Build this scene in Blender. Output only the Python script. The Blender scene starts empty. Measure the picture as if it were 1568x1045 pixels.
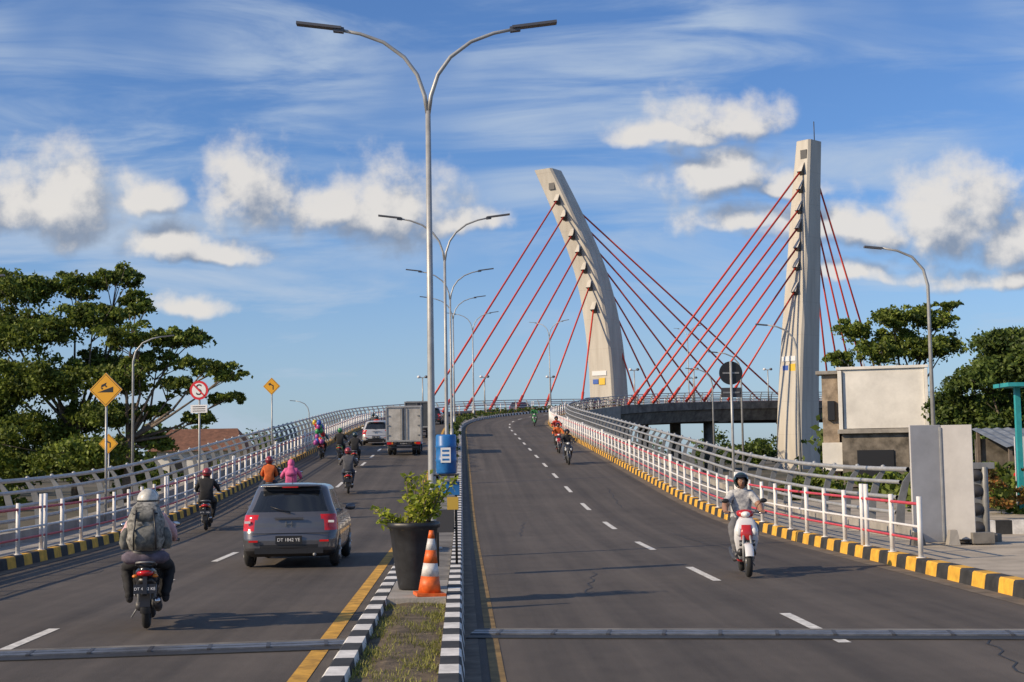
import bpy, math, random
import numpy as np
from mathutils import Vector, Matrix
random.seed(7); rng=np.random.default_rng(7)
scene=bpy.context.scene
R=math.radians
# ------------------------------------------------------------------ materials
MATS={}
def M(name,col,rough=.6,metal=0.,var=0.,vscale=4.,bump=0.,bscale=40.,col2=None,coat=0.,alpha=None,trans=0.,detail=5):
    if name in MATS: return MATS[name]
    m=bpy.data.materials.new(name); m.use_nodes=True; nt=m.node_tree; bs=nt.nodes['Principled BSDF']
    bs.inputs['Roughness'].default_value=rough; bs.inputs['Metallic'].default_value=metal
    bs.inputs['Base Color'].default_value=(*col,1)
    bs.inputs['Coat Weight'].default_value=coat
    if trans: bs.inputs['Transmission Weight'].default_value=trans
    if var>0 or bump>0 or col2:
        tc=nt.nodes.new('ShaderNodeTexCoord')
        if var>0 or col2:
            n=nt.nodes.new('ShaderNodeTexNoise'); n.inputs['Scale'].default_value=vscale; n.inputs['Detail'].default_value=detail
            n.inputs['Roughness'].default_value=.65
            nt.links.new(tc.outputs['Object'],n.inputs['Vector'])
            r=nt.nodes.new('ShaderNodeValToRGB'); nt.links.new(n.outputs['Fac'],r.inputs['Fac'])
            a=[c*(1-var) for c in col]; b=[min(1,c*(1+var)) for c in col] if not col2 else col2
            r.color_ramp.elements[0].position=.35; r.color_ramp.elements[1].position=.68
            r.color_ramp.elements[0].color=(*a,1); r.color_ramp.elements[1].color=(*b,1)
            nt.links.new(r.outputs['Color'],bs.inputs['Base Color'])
        if bump>0:
            n2=nt.nodes.new('ShaderNodeTexNoise'); n2.inputs['Scale'].default_value=bscale; n2.inputs['Detail'].default_value=4
            nt.links.new(tc.outputs['Object'],n2.inputs['Vector'])
            bp=nt.nodes.new('ShaderNodeBump'); bp.inputs['Strength'].default_value=bump; bp.inputs['Distance'].default_value=.02
            nt.links.new(n2.outputs['Fac'],bp.inputs['Height']); nt.links.new(bp.outputs['Normal'],bs.inputs['Normal'])
    MATS[name]=m; return m

def asphalt_mat():
    m=bpy.data.materials.new('asphalt'); m.use_nodes=True; nt=m.node_tree; L=nt.links; bs=nt.nodes['Principled BSDF']
    bs.inputs['Roughness'].default_value=.8; bs.inputs['Specular IOR Level'].default_value=.3
    uv=nt.nodes.new('ShaderNodeUVMap'); uv.uv_map='UVMap'
    def noise(scale,vec,detail=5,rough=.6):
        mp=nt.nodes.new('ShaderNodeMapping'); mp.inputs['Scale'].default_value=vec
        L.new(uv.outputs['UV'],mp.inputs['Vector'])
        n=nt.nodes.new('ShaderNodeTexNoise'); n.inputs['Scale'].default_value=scale; n.inputs['Detail'].default_value=detail; n.inputs['Roughness'].default_value=rough
        L.new(mp.outputs[0],n.inputs['Vector']); return n.outputs['Fac']
    def math_(op,a,b,c=None):
        n=nt.nodes.new('ShaderNodeMath'); n.operation=op
        for i,x in enumerate([a,b,c]):
            if x is None: continue
            if hasattr(x,'links'): L.new(x,n.inputs[i])
            else: n.inputs[i].default_value=x
        return n.outputs[0]
    streak=noise(1.,(1.6,.02,1)); blotch=noise(.25,(1,1,1)); fine=noise(60,(1,1,1),3,.85); mid=noise(4,(1,.5,1))
    f=math_('MULTIPLY_ADD',streak,.75,-.1); f=math_('MULTIPLY_ADD',blotch,.40,f); f=math_('MULTIPLY_ADD',mid,.2,f); f=math_('MULTIPLY_ADD',fine,.5,f)
    r=nt.nodes.new('ShaderNodeValToRGB'); L.new(f,r.inputs['Fac'])
    e=r.color_ramp.elements; e[0].position=.58; e[0].color=(.040,.035,.031,1); e[1].position=1.08 if False else 1.0; e[1].color=(.125,.107,.090,1)
    L.new(r.outputs['Color'],bs.inputs['Base Color'])
    bp=nt.nodes.new('ShaderNodeBump'); bp.inputs['Strength'].default_value=.6; bp.inputs['Distance'].default_value=.01
    L.new(fine,bp.inputs['Height']); L.new(bp.outputs['Normal'],bs.inputs['Normal'])
    return m
def leaf_mat(name,c1,c2,tl=.25):
    m=bpy.data.materials.new(name); m.use_nodes=True; nt=m.node_tree; L=nt.links; bs=nt.nodes['Principled BSDF']
    g=nt.nodes.new('ShaderNodeNewGeometry'); r=nt.nodes.new('ShaderNodeValToRGB')
    L.new(g.outputs['Random Per Island'],r.inputs['Fac'])
    r.color_ramp.elements[0].color=(*c1,1); r.color_ramp.elements[1].color=(*c2,1)
    tc=nt.nodes.new('ShaderNodeTexCoord'); n=nt.nodes.new('ShaderNodeTexNoise'); n.inputs['Scale'].default_value=.8; n.inputs['Detail'].default_value=3; L.new(tc.outputs['Object'],n.inputs['Vector'])
    mr=nt.nodes.new('ShaderNodeMapRange'); L.new(n.outputs['Fac'],mr.inputs['Value']); mr.inputs['From Min'].default_value=.35; mr.inputs['From Max'].default_value=.65; mr.inputs['To Min'].default_value=.6; mr.inputs['To Max'].default_value=1.35
    mu=nt.nodes.new('ShaderNodeVectorMath'); mu.operation='SCALE'; L.new(r.outputs['Color'],mu.inputs[0]); L.new(mr.outputs[0],mu.inputs['Scale'])
    L.new(mu.outputs[0],bs.inputs['Base Color']); bs.inputs['Roughness'].default_value=.55; bs.inputs['Specular IOR Level'].default_value=.3
    tr=nt.nodes.new('ShaderNodeBsdfTranslucent'); L.new(mu.outputs[0],tr.inputs['Color'])
    mx=nt.nodes.new('ShaderNodeMixShader'); mx.inputs[0].default_value=tl
    L.new(bs.outputs[0],mx.inputs[1]); L.new(tr.outputs[0],mx.inputs[2]); L.new(mx.outputs[0],nt.nodes['Material Output'].inputs['Surface'])
    return m
def pylon_mat():
    m=bpy.data.materials.new('pylon_concrete'); m.use_nodes=True; nt=m.node_tree; L=nt.links; bs=nt.nodes['Principled BSDF']; bs.inputs['Roughness'].default_value=.8
    tc=nt.nodes.new('ShaderNodeTexCoord'); mp=nt.nodes.new('ShaderNodeMapping'); mp.inputs['Scale'].default_value=(1.2,1.2,.12); L.new(tc.outputs['Object'],mp.inputs[0])
    n=nt.nodes.new('ShaderNodeTexNoise'); n.inputs['Scale'].default_value=1.; n.inputs['Detail'].default_value=8; n.inputs['Roughness'].default_value=.6; L.new(mp.outputs[0],n.inputs[0])
    r=nt.nodes.new('ShaderNodeValToRGB'); L.new(n.outputs['Fac'],r.inputs['Fac']); e=r.color_ramp.elements; e[0].position=.3; e[0].color=(.42,.39,.34,1); e[1].position=.65; e[1].color=(.56,.53,.47,1)
    sp=nt.nodes.new('ShaderNodeSeparateXYZ'); L.new(tc.outputs['Object'],sp.inputs[0]); mo=nt.nodes.new('ShaderNodeMath'); mo.operation='MODULO'; L.new(sp.outputs[2],mo.inputs[0]); mo.inputs[1].default_value=4.
    lt=nt.nodes.new('ShaderNodeMath'); lt.operation='LESS_THAN'; L.new(mo.outputs[0],lt.inputs[0]); lt.inputs[1].default_value=.07
    ml=nt.nodes.new('ShaderNodeMath'); ml.operation='MULTIPLY'; L.new(lt.outputs[0],ml.inputs[0]); ml.inputs[1].default_value=.18
    mx=nt.nodes.new('ShaderNodeMix'); mx.data_type='RGBA'; L.new(ml.outputs[0],mx.inputs[0]); L.new(r.outputs[0],mx.inputs[6]); mx.inputs[7].default_value=(.2,.18,.15,1)
    L.new(mx.outputs[2],bs.inputs['Base Color']); return m
asphalt=asphalt_mat()
conc=M('concrete',(.30,.28,.25),.85,var=.25,vscale=1.5,bump=.3)
conc_d=M('concrete_weathered',(.16,.15,.135),.9,var=.45,vscale=1.2,bump=.3)
pave=M('paving_concrete',(.38,.33,.26),.9,var=.25,vscale=1.0,bump=.3)
white_p=M('white_kerb_paint',(.68,.66,.62),.7,var=.22,vscale=5)
black_p=M('black_kerb_paint',(.030,.030,.030),.8,var=.4,vscale=5)
yel_p=M('yellow_kerb_paint',(.70,.38,.04),.75,var=.25,vscale=5)
mark_w=M('white_marking',(.62,.61,.57),.8,var=.3,vscale=9)
mark_y=M('yellow_marking',(.55,.30,.04),.8,var=.4,vscale=4)
mark_y2=M('worn_yellow_marking',(.20,.13,.045),.85,var=.5,vscale=3)
soil=M('soil',(.12,.09,.055),.95,var=.5,vscale=6,bump=.8)
rail_w=M('white_rail_paint',(.72,.71,.69),.5,var=.12,vscale=3)
rail_r=M('red_rail_paint',(.55,.06,.08),.5,var=.2,vscale=3)
galv=M('galvanised_steel',(.38,.385,.38),.45,metal=.25,var=.18,vscale=3)
steel=M('grey_steel',(.24,.245,.25),.5,metal=.3,var=.2,vscale=4)
ground_m=M('ground',(.085,.085,.04),.95,var=.5,vscale=.05,col2=(.15,.12,.08),detail=10)
tower_m=pylon_mat()
cable_m=M('red_cable',(.60,.055,.03),.5)
bark=M('bark',(.15,.12,.095),.9,var=.3,vscale=4,bump=.5)
black=M('black_plastic',(.018,.018,.02),.4)
rubber=M('rubber',(.02,.02,.02),.8)
dark=M('dark_grey',(.05,.05,.055),.5)
chrome=M('chrome',(.6,.6,.6),.15,metal=1)
redlens=M('red_lens',(.55,.012,.014),.15,coat=.5)
oran=M('orange_lens',(.7,.2,.02),.2)
glassd=M('dark_glass',(.015,.018,.022),.06,coat=.5)
headl=M('headlamp_glass',(.75,.75,.72),.1,coat=.6)
skin_m=M('skin',(.30,.16,.10),.55)
whitep=M('white_plastic',(.72,.72,.72),.3,coat=.4)
# ------------------------------------------------------------------ builder
class B:
    def __init__(s): s.v=[];s.f=[];s.mi=[];s.sm=[];s.uv=[];s.mats=[];s.T=Matrix()
    def m(s,mat):
        if mat not in s.mats: s.mats.append(mat)
        return s.mats.index(mat)
    def add(s,vs,fs,mat,smooth=False,uvs=None):
        o=len(s.v); T=s.T
        s.v.extend([tuple(T@Vector(p)) for p in vs])
        ml=isinstance(mat,list)
        for k,f in enumerate(fs):
            s.f.append(tuple(i+o for i in f)); s.mi.append(s.m(mat[k]) if ml else s.m(mat)); s.sm.append(smooth)
            s.uv.append(uvs[k] if uvs else None)
    def box(s,c,d,mat,rot=None,taper=1.,bev=0.):
        x,y,z=[a/2 for a in d]; t=taper
        vs=[(-x,-y,-z),(x,-y,-z),(x,y,-z),(-x,y,-z),(-x*t,-y*t,z),(x*t,-y*t,z),(x*t,y*t,z),(-x*t,y*t,z)]
        Mx=Matrix.Translation(c)@(rot.to_4x4() if rot else Matrix())
        s.add([Mx@Vector(p) for p in vs],[(3,2,1,0),(4,5,6,7),(0,1,5,4),(1,2,6,5),(2,3,7,6),(3,0,4,7)],mat)
    def rings(s,rings,mat,cap=True,smooth=True):
        n=len(rings[0]); vs=[p for r in rings for p in r]; fs=[]
        for i in range(len(rings)-1):
            for j in range(n):
                k=(j+1)%n; fs.append((i*n+j,i*n+k,(i+1)*n+k,(i+1)*n+j))
        if cap: fs.append(tuple(range(n))[::-1]); fs.append(tuple((len(rings)-1)*n+j for j in range(n)))
        s.add(vs,fs,mat,smooth)
    def tube(s,pts,rad,mat,n=8,round_=False,smooth=True):
        pts=[Vector(p) for p in pts]
        if not hasattr(rad,'__len__'): rad=[rad]*len(pts)
        rad=list(rad)
        if round_:
            d0=(pts[0]-pts[1]).normalized(); d1=(pts[-1]-pts[-2]).normalized()
            pts=[pts[0]+d0*rad[0]*.8]+pts+[pts[-1]+d1*rad[-1]*.8]; rad=[rad[0]*.4]+rad+[rad[-1]*.4]
        rg=[]; up=None
        for i,p in enumerate(pts):
            t=(pts[min(i+1,len(pts)-1)]-pts[max(i-1,0)]).normalized()
            if up is None:
                up=Vector((0,0,1)) if abs(t.z)<.9 else Vector((1,0,0))
            a=t.cross(up).normalized(); b=a.cross(t).normalized(); up=b
            rg.append([p+(a*math.cos(q)+b*math.sin(q))*rad[i] for q in [2*math.pi*j/n for j in range(n)]])
        s.rings(rg,mat,True,smooth)
    def cyl(s,p0,p1,r,mat,n=16,r1=None): s.tube([p0,p1],[r,r if r1 is None else r1],mat,n)
    def ell(s,c,r,mat,nu=16,nv=10,cond=None):
        vs=[];fs=[]
        for i in range(nv+1):
            a=math.pi*i/nv
            for j in range(nu):
                q=2*math.pi*j/nu; vs.append((c[0]+r[0]*math.sin(a)*math.cos(q),c[1]+r[1]*math.sin(a)*math.sin(q),c[2]+r[2]*math.cos(a)))
        for i in range(nv):
            for j in range(nu):
                k=(j+1)%nu
                if cond:
                    a=math.pi*(i+.5)/nv;q=2*math.pi*(j+.5)/nu
                    if not cond(math.sin(a)*math.cos(q),math.sin(a)*math.sin(q),math.cos(a)): continue
                fs.append((i*nu+j,(i+1)*nu+j,(i+1)*nu+k,i*nu+k))
        s.add(vs,fs,mat,True)
    def eloft(s,secs,mat,n=14,axis='y',p=2.4):
        rg=[]
        for (a,b,c,rx,rz) in secs:
            r=[]
            for j in range(n):
                q=2*math.pi*j/n; cx=math.copysign(abs(math.cos(q))**(2/p),math.cos(q))*rx; sz=math.copysign(abs(math.sin(q))**(2/p),math.sin(q))*rz
                r.append((b+cx,a,c+sz) if axis=='y' else (b+cx,c+sz,a))
            rg.append(r)
        s.rings(rg,mat)
    def torus(s,c,Rr,r,mat,n=28,m=8,wx=1.,a0=0,a1=2*math.pi):
        vs=[];fs=[];full=abs(a1-a0-2*math.pi)<1e-6; N=n if full else n+1
        for i in range(N):
            a=a0+(a1-a0)*i/n
            for j in range(m):
                q=2*math.pi*j/m; rr=Rr+r*math.cos(q)
                vs.append((c[0]+r*wx*math.sin(q),c[1]+rr*math.cos(a),c[2]+rr*math.sin(a)))
        for i in range(n):
            k=(i+1)%N
            for j in range(m):
                l=(j+1)%m; fs.append((i*m+j,i*m+l,k*m+l,k*m+j))
        s.add(vs,fs,mat,True)
    def disc(s,c,r,n_,mat,th=.01,n=28):
        nrm=Vector(n_).normalized(); s.tube([Vector(c)-nrm*th/2,Vector(c)+nrm*th/2],[r,r],mat,n,smooth=False)
    def done(s,name,T=None,bevel=0):
        me=bpy.data.meshes.new(name); me.from_pydata(s.v,[],s.f); 
        for m in s.mats: me.materials.append(m)
        me.polygons.foreach_set('material_index',s.mi); me.polygons.foreach_set('use_smooth',s.sm)
        if any(u for u in s.uv):
            ul=me.uv_layers.new(name='UVMap'); k=0
            for f,u in zip(s.f,s.uv):
                for j in range(len(f)):
                    if u: ul.data[k+j].uv=u[j]
                k+=len(f)
        me.update(); o=bpy.data.objects.new(name,me); scene.collection.objects.link(o)
        if T is not None: o.matrix_world=T
        if bevel:
            b=o.modifiers.new('bev','BEVEL'); b.width=bevel; b.segments=2; b.limit_method='ANGLE'; b.angle_limit=R(50)
        return o
def textmesh(b,txt,size,T,mat):
    cu=bpy.data.curves.new('t','FONT'); cu.body=txt; cu.size=size; cu.align_x='CENTER'; cu.align_y='CENTER'; cu.extrude=.001
    o=bpy.data.objects.new('t',cu); scene.collection.objects.link(o); dg=bpy.context.evaluated_depsgraph_get()
    me=bpy.data.meshes.new_from_object(o.evaluated_get(dg)); 
    b.add([T@v.co for v in me.vertices],[tuple(p.vertices) for p in me.polygons],mat)
    bpy.data.objects.remove(o); bpy.data.curves.remove(cu); bpy.data.meshes.remove(me)
TXT_BACK=Matrix.Rotation(R(90),4,'X')
# ------------------------------------------------------------------ road alignment
th0=-.0345; ds=.25; S0=-30
def theta(s):
    if s<105: return th0
    if s<160: return th0+(s-105)**2/(2*55*60)
    if s<209: return th0+55/120+(s-160)/60
    return th0+55/120+49/60
def slope(s):
    pts=[(-99,0),(30,0),(48,.055),(160,.055),(205,0),(240,0),(290,-.04),(400,-.04)]
    return np.interp(s,[p[0] for p in pts],[p[1] for p in pts])
SS=np.arange(S0,340,ds); XX=[];YY=[];ZZ=[]
x=-.58+S0*math.sin(th0); y=S0*math.cos(th0); z=0
for s in SS:
    XX.append(x);YY.append(y);ZZ.append(z); t=theta(s+ds/2); x+=math.sin(t)*ds; y+=math.cos(t)*ds; z+=slope(s+ds/2)*ds
XX=np.array(XX);YY=np.array(YY);ZZ=np.array(ZZ)
def P(s,o=0,z=0):
    t=theta(s); return Vector((np.interp(s,SS,XX)+math.cos(t)*o,np.interp(s,SS,YY)-math.sin(t)*o,np.interp(s,SS,ZZ)+z))
def near_s(X,Y):
    return float(SS[np.argmin((XX-X)**2+(YY-Y)**2)])
def loft(b,prof,s0,s1,step,mat,closed=False,smooth=False,every=1):
    n=max(1,int(round((s1-s0)/step))); sv=[s0+(s1-s0)*i/n for i in range(n+1)]
    vs=[P(s,o,z) for s in sv for (o,z) in prof]; m=len(prof); fs=[];mt=[];uv=[]
    for i in range(n):
        for j in range(m if closed else m-1):
            k=(j+1)%m; fs.append((i*m+j,i*m+k,(i+1)*m+k,(i+1)*m+j)); mt.append(mat(i,j) if callable(mat) else mat)
            uv.append([(prof[j][0],sv[i]),(prof[k][0],sv[i]),(prof[k][0],sv[i+1]),(prof[j][0],sv[i+1])])
    b.add(vs,fs,mt,smooth,uv)
def circ(o,z,r,n=6): return [(o+r*math.cos(2*math.pi*i/n),z+r*math.sin(2*math.pi*i/n)) for i in range(n)]
b=B(); G=3000; b.add([(-G,-200,-.16),(G,-200,-.16),(G,G,-.16),(-G,G,-.16)],[(0,1,2,3)],ground_m); b.done('ground')
b=B(); loft(b,[(-7.7,0),(-.3,0),(.3,0),(7.7,0)],-20,300,1,asphalt); b.done('road')
b=B()
alt=lambda a,c: (lambda i,j: a if i%2 else c)
for sg in (-1,1):
    pr=[(sg*.58,-.02),(sg*.55,.19),(sg*.53,.205),(sg*.37,.205),(sg*.355,.08)]
    if sg<0: pr=pr[::-1]
    loft(b,pr[::-1],-10,290,.5,alt(white_p,black_p))
b.done('median_kerb')
b=B(); loft(b,[(-.36,.12),(-.1,.15),(.15,.14),(.36,.12)],-10,20.2,.5,soil); loft(b,[(-.36,.17),(.36,.17)],20.2,290,1,conc_d)
loft(b,[(-.36,.20),(.36,.20)],17.7,20.2,.5,conc); b.add([P(17.7,-.36,.1),P(17.7,.36,.1),P(17.7,.36,.2),P(17.7,-.36,.2)],[(0,1,2,3)],conc); b.done('median_strip')
for sg in (-1,1):
    b=B(); pr=[(sg*7.65,-.02),(sg*7.68,.19),(sg*7.70,.21),(sg*7.9,.21),(sg*7.92,.1)]
    if sg<0: pr=pr[::-1]
    loft(b,pr[::-1],-10,290,.5,alt(yel_p,black_p)); b.done('kerb')
    b=B(); s0=-10 if sg<0 else 27
    pr=[(sg*7.9,.16),(sg*9.25,.16)]; 
    if sg<0: pr=pr[::-1]
    loft(b,pr,s0,290,1,conc); b.done('sidewalk')
    b=B(); loft(b,[(sg*9.22,.1),(sg*9.22,.42),(sg*9.5,.42),(sg*9.5,-9)],s0,163,1,conc); 
    loft(b,[(sg*9.22,.1),(sg*9.22,.42),(sg*9.5,.42),(sg*9.5,-.5),(sg*9.2,-.6),(sg*8.6,-1.9)],163,290,1,conc_d); b.done('parapet_wall')
dust=M('gutter_dust',(.14,.115,.088),.95,var=.35,vscale=3)
b=B(); loft(b,[(7.35,.004),(7.66,.004)],-8,150,1,dust); loft(b,[(-7.66,.004),(-7.4,.004)],-8,150,1,dust); loft(b,[(.57,.003),(.72,.003)],-8,120,1,dust); b.done('gutter')
# tar repair patches and crack seals
tar=M('tar_seal',(.022,.021,.020),.6,var=.3,vscale=8)
b=B()
for (s0,o0,ds_,do) in ((19.5,2.2,4,.5),(27,5.9,7,-.4),(34,1.9,5,.3),(11.8,5.2,3,.7),(21,-6.2,5,.4),(31,-2.6,6,-.3),(44,5.4,8,.4)):
    for k in range(12):
        a=s0+ds_*k/12; o1=o0+do*k/12+.05*math.sin(k*1.9); o2=o0+do*(k+1)/12+.05*math.sin((k+1)*1.9); c_=a+ds_/12
        q=[P(a,o1,.004),P(a,o1+.022,.004),P(c_,o2+.022,.004),P(c_,o2,.004)]; b.add(q,[(0,1,2,3)],tar)
b.done('crack_seal')
b=B(); loft(b,[(7.91,.165),(9.6,.165),(14.5,.12),(14.6,-.2)],-6,27,1,pave); b.done('pavement')
b=B(); loft(b,[(11.5,0),(18.,0)],28,60,2,pave); 
o=b.done('frontage_road')
for v in o.data.vertices: v.co.z=-.13
b=B()
for k in range(-2,36):
    a=7.2*k+8.5; aa=a
    if aa>0: loft(b,[(4.3,.005),(4.43,.005)],aa-1.35,aa+1.35,.9,mark_w)
    aa=6.7*k+8.9
    if aa>0: loft(b,[(-4.215,.005),(-4.085,.005)],aa-1.35,aa+1.35,.9,mark_w)
b.done('lane_marking')
b=B(); loft(b,[(.80,.005),(.93,.005)],-5,200,1,mark_y2); loft(b,[(-.95,.005),(-.78,.005)],-5,200,1,mark_y); b.done('edge_line_marking')
jm=M('joint_metal',(.16,.17,.19),.45,metal=.5,var=.3,vscale=6)
def joint(x0,y0,x1,y1):
    b=B(); p0=Vector((x0,y0,.012));p1=Vector((x1,y1,.012)); d=(p1-p0);L=d.length;u=d/L; rot=Matrix.Rotation(math.atan2(u.y,u.x),3,'Z'); nrm=Vector((-u.y,u.x,0))
    b.box((p0+p1)/2+nrm*-.09,(L,.14,.03),jm,rot); b.box((p0+p1)/2+nrm*.09,(L,.14,.03),jm,rot)
    b.box((p0+p1)/2,(L,.04,.01),black,rot)
    n=int(L/.55)
    for i in range(n): b.box(p0+u*(i+.5)*L/n,(.04,.34,.036),dark,rot)
    b.box((p0+p1)/2+nrm*.30+Vector((0,0,-.005)),(L,.24,.012),conc_d,rot); b.box((p0+p1)/2-nrm*.30+Vector((0,0,-.005)),(L,.24,.012),tar,rot)
    b.done('expansion_joint')
joint(-.45,15.7,7.1,14.6); joint(-8.6,14.0,-1.65,15.0)
# ------------------------------------------------------------------ railings
def guard(sg,s0,s1):
    b=B(); o=sg*7.79; n=int((s1-s0)/1.5)
    for i in range(n+1):
        s=s0+i*1.5
        if s>150 and i%2: continue
        q=P(s,o,.19); dbl=(i%8==2)
        b.cyl(q,q+Vector((0,0,.98 if not dbl else 1.12)),.042 if s<70 else .055,rail_w,8)
        if s<60: b.cyl(q,q+Vector((0,0,.03)),.08,rail_w,8)
        if dbl:
            q=P(s+.28,o,.19); b.cyl(q,q+Vector((0,0,1.12)),.042,rail_w,8)
    st=1.5
    loft(b,circ(o,.19+.86,.028),s0,s1,st,rail_r,True,True); loft(b,circ(o,.19+.5,.024),s0,s1,st,rail_w,True,True)
    loft(b,circ(o,.19+.30,.024),s0,s1,st,rail_r,True,True); loft(b,circ(o,.19+.98,.02),s0+40,s1,st,rail_w,True,True)
    b.done('guard_rail')
guard(1,22.6,230); guard(-1,2,230)
def railing(sg,s0,s1):
    b=B(); o=sg*9.36
    n=int((s1-s0)/2)
    for i in range(n+1):
        s=s0+2*i; t=theta(s); rt=Vector((math.cos(t),-math.sin(t),0))*sg; q=P(s,o,.42)
        up=Vector((0,0,1)); fw=Vector((math.sin(t),math.cos(t),0))
        pr=[(0,-.09,.09),(.45,-.05,.08),(.85,.06,.07),(1.08,.22,.05)]
        for j in range(3):
            z0,o0,w0=pr[j];z1,o1,w1=pr[j+1]; vs=[]
            for (zz,oo,ww) in ((z0,o0,w0),(z1,o1,w1)):
                for a,c in ((-1,-1),(1,-1),(1,1),(-1,1)): vs.append(q+up*zz+rt*(oo+a*ww)+fw*c*.02)
            b.add(vs,[(0,1,5,4),(1,2,6,5),(2,3,7,6),(3,0,4,7),(4,5,6,7)],steel)
        if s<120: b.ell(q+up*1.13+rt*.2,(.055,.055,.055),galv,8,6)
    for z,oo,r in ((.25,-.14,.045),(.55,-.12,.045),(.85,-.04,.045),(1.1,.12,.055)):
        loft(b,circ(o+sg*oo,.42+z,r),s0,s1,2,galv,True,True)
    b.done('bridge_railing')
railing(-1,-4,262); railing(1,28.5,262)
b=B()
for s in (168,190,212,234,256):
    for o in (-6,0,6):
        q=P(s,o,-1.8); b.cyl((q.x,q.y,-.3),q,.7,conc_d,16)
    q=P(s,0,-1.6); b.box(q,(17,1.6,.9),conc_d,Matrix.Rotation(-theta(s),3,'Z'))
for o in (-6.5,-2.2,2.2,6.5): loft(b,[(o-.35,-.3),(o-.35,-1.7),(o+.35,-1.7),(o+.35,-.3)],163,285,2,conc_d)
b.done('bridge_pier')
# ------------------------------------------------------------------ pylons
def pylon(cx,cy,prof,phi,backs,fwds,edge,sgn,board):
    b=B(); f=Vector((math.sin(phi),math.cos(phi),0)); r=Vector((math.cos(phi),-math.sin(phi),0))
    zs=[p[0] for p in prof]
    def at(z): return [np.interp(z,zs,[p[k] for p in prof]) for k in range(1,5)]
    def sm(z):
        v=[at(z+d) for d in (-2.5,-1.2,0,1.2,2.5)] if zs[0]+2.5<z<zs[-1]-2.5 else [at(z)]
        return [sum(q[k] for q in v)/len(v) for k in range(4)]
    rings=[];N=60
    for i in range(N+1):
        z=zs[0]+(zs[-1]-zs[0])*i/N; dx,dy,a,bb=sm(z); c=Vector((cx+dx,cy+dy,z)); ch=.25
        pts=[(-a/2+ch,-bb/2),(a/2-ch,-bb/2),(a/2,-bb/2+ch),(a/2,bb/2-ch),(a/2-ch,bb/2),(-a/2+ch,bb/2),(-a/2,bb/2-ch),(-a/2,-bb/2+ch)]
        rings.append([c+r*u+f*v for u,v in pts])
    b.rings(rings,tower_m,True,False)
    anc=[36.4,34.2,31.6,29.4,27.0,24.6,21.6]
    rot=Matrix.Rotation(-phi,3,'Z')
    cab=B()
    for k,(zz,se) in enumerate(zip(anc,backs)):
        dx,dy,a,bb=at(zz); c=Vector((cx+dx,cy+dy,zz))
        p=c-f*(bb/2+.35)+r*(.1*a); 
        vs=[c+r*(.1*a-.3)-f*bb/2+Vector((0,0,.9)),c+r*(.1*a+.3)-f*bb/2+Vector((0,0,.9)),c+r*(.1*a-.35)-f*(bb/2+.75)+Vector((0,0,-.3)),c+r*(.1*a+.35)-f*(bb/2+.75)+Vector((0,0,-.3)),c+r*(.1*a-.3)-f*bb/2+Vector((0,0,-.75)),c+r*(.1*a+.3)-f*bb/2+Vector((0,0,-.75))]
        b.add(vs,[(0,1,3,2),(2,3,5,4),(0,2,4),(1,5,3)],[tower_m,black,dark,dark])
        e=P(se,edge,.5); cab.tube([p+Vector((0,0,-.2)),e],[.12,.12],cable_m,6); cab.cyl(e,e+(p-e).normalized()*2.2,.18,cable_m,6)
    for k,(zz,se) in enumerate(zip(anc,fwds)):
        dx,dy,a,bb=at(zz); c=Vector((cx+dx,cy+dy,zz)); p=c+f*(bb/2+.3); e=P(se,edge,.5)
        b.box(c+f*(bb/2+.2),(.7,.7,1.2),tower_m,rot)
        cab.tube([p,e],[.12,.12],cable_m,6)
    dx,dy,a,bb=at(38.3); b.box(Vector((cx+dx,cy+dy,38.3))-f*(bb/2+.0)+r*.3,(.9,.16,1.1),dark,rot)
    dx,dy,a,bb=at(board); c=Vector((cx+dx,cy+dy,board))-f*(bb/2+.05)
    b.box(c+r*-.1,(2.2,.08,.6),whitep,rot); b.box(c+r*.3+Vector((0,0,-1.1)),(.9,.08,.9),M('board_yellow',(.7,.45,.03),.5),rot); b.box(c+r*-.7+Vector((0,0,-1.1)),(.8,.08,.6),M('board_blue',(.03,.10,.4),.5),rot)
    dx,dy,a,bb=at(zs[-1]); c=Vector((cx+dx,cy+dy,zs[-1])); 
    if sgn>0: b.cyl(c+r*.8,c+r*.8+Vector((0,0,2.4)),.06,dark,6)
    o=b.done('bridge_pylon'); cab.done('stay_cables')
prL=[(-.3,.0,0,5.0,3.2),(9.8,0,0,4.7,2.9),(14.3,-.2,0,4.6,2.8),(19.6,-.7,0,4.5,2.7),(24.8,-1.6,0,4.3,2.5),(29.2,-2.9,0,4.1,2.4),(35.3,-5.3,0,3.8,2.2),(40.6,-7.7,0,3.5,2.0)]
prL=[(z,dx,dy,a*.80,bb*1.42) for z,dx,dy,a,bb in prL]
pylon(13.2,193,prL,.60,[152,157,162,167,172,177,183],[214,210,206,202,198,195,192],-9.3,-1,12.8)
prR=[(-.3,-.1,0,4.0,3.8),(5,-.1,0,3.9,3.7),(15,.5,0,3.6,3.4),(25,1.3,0,3.3,2.9),(33,1.8,0,2.8,2.6),(40.1,2.4,0,2.3,2.4)]
prR=[(z,dx,dy,a*.92,bb*1.12) for z,dx,dy,a,bb in prR]
pylon(34.9,175,prR,.80,[166,169,173,177,181,185,190],[217,215,213,211,209,207,205],9.3,1,13.2)
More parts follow.
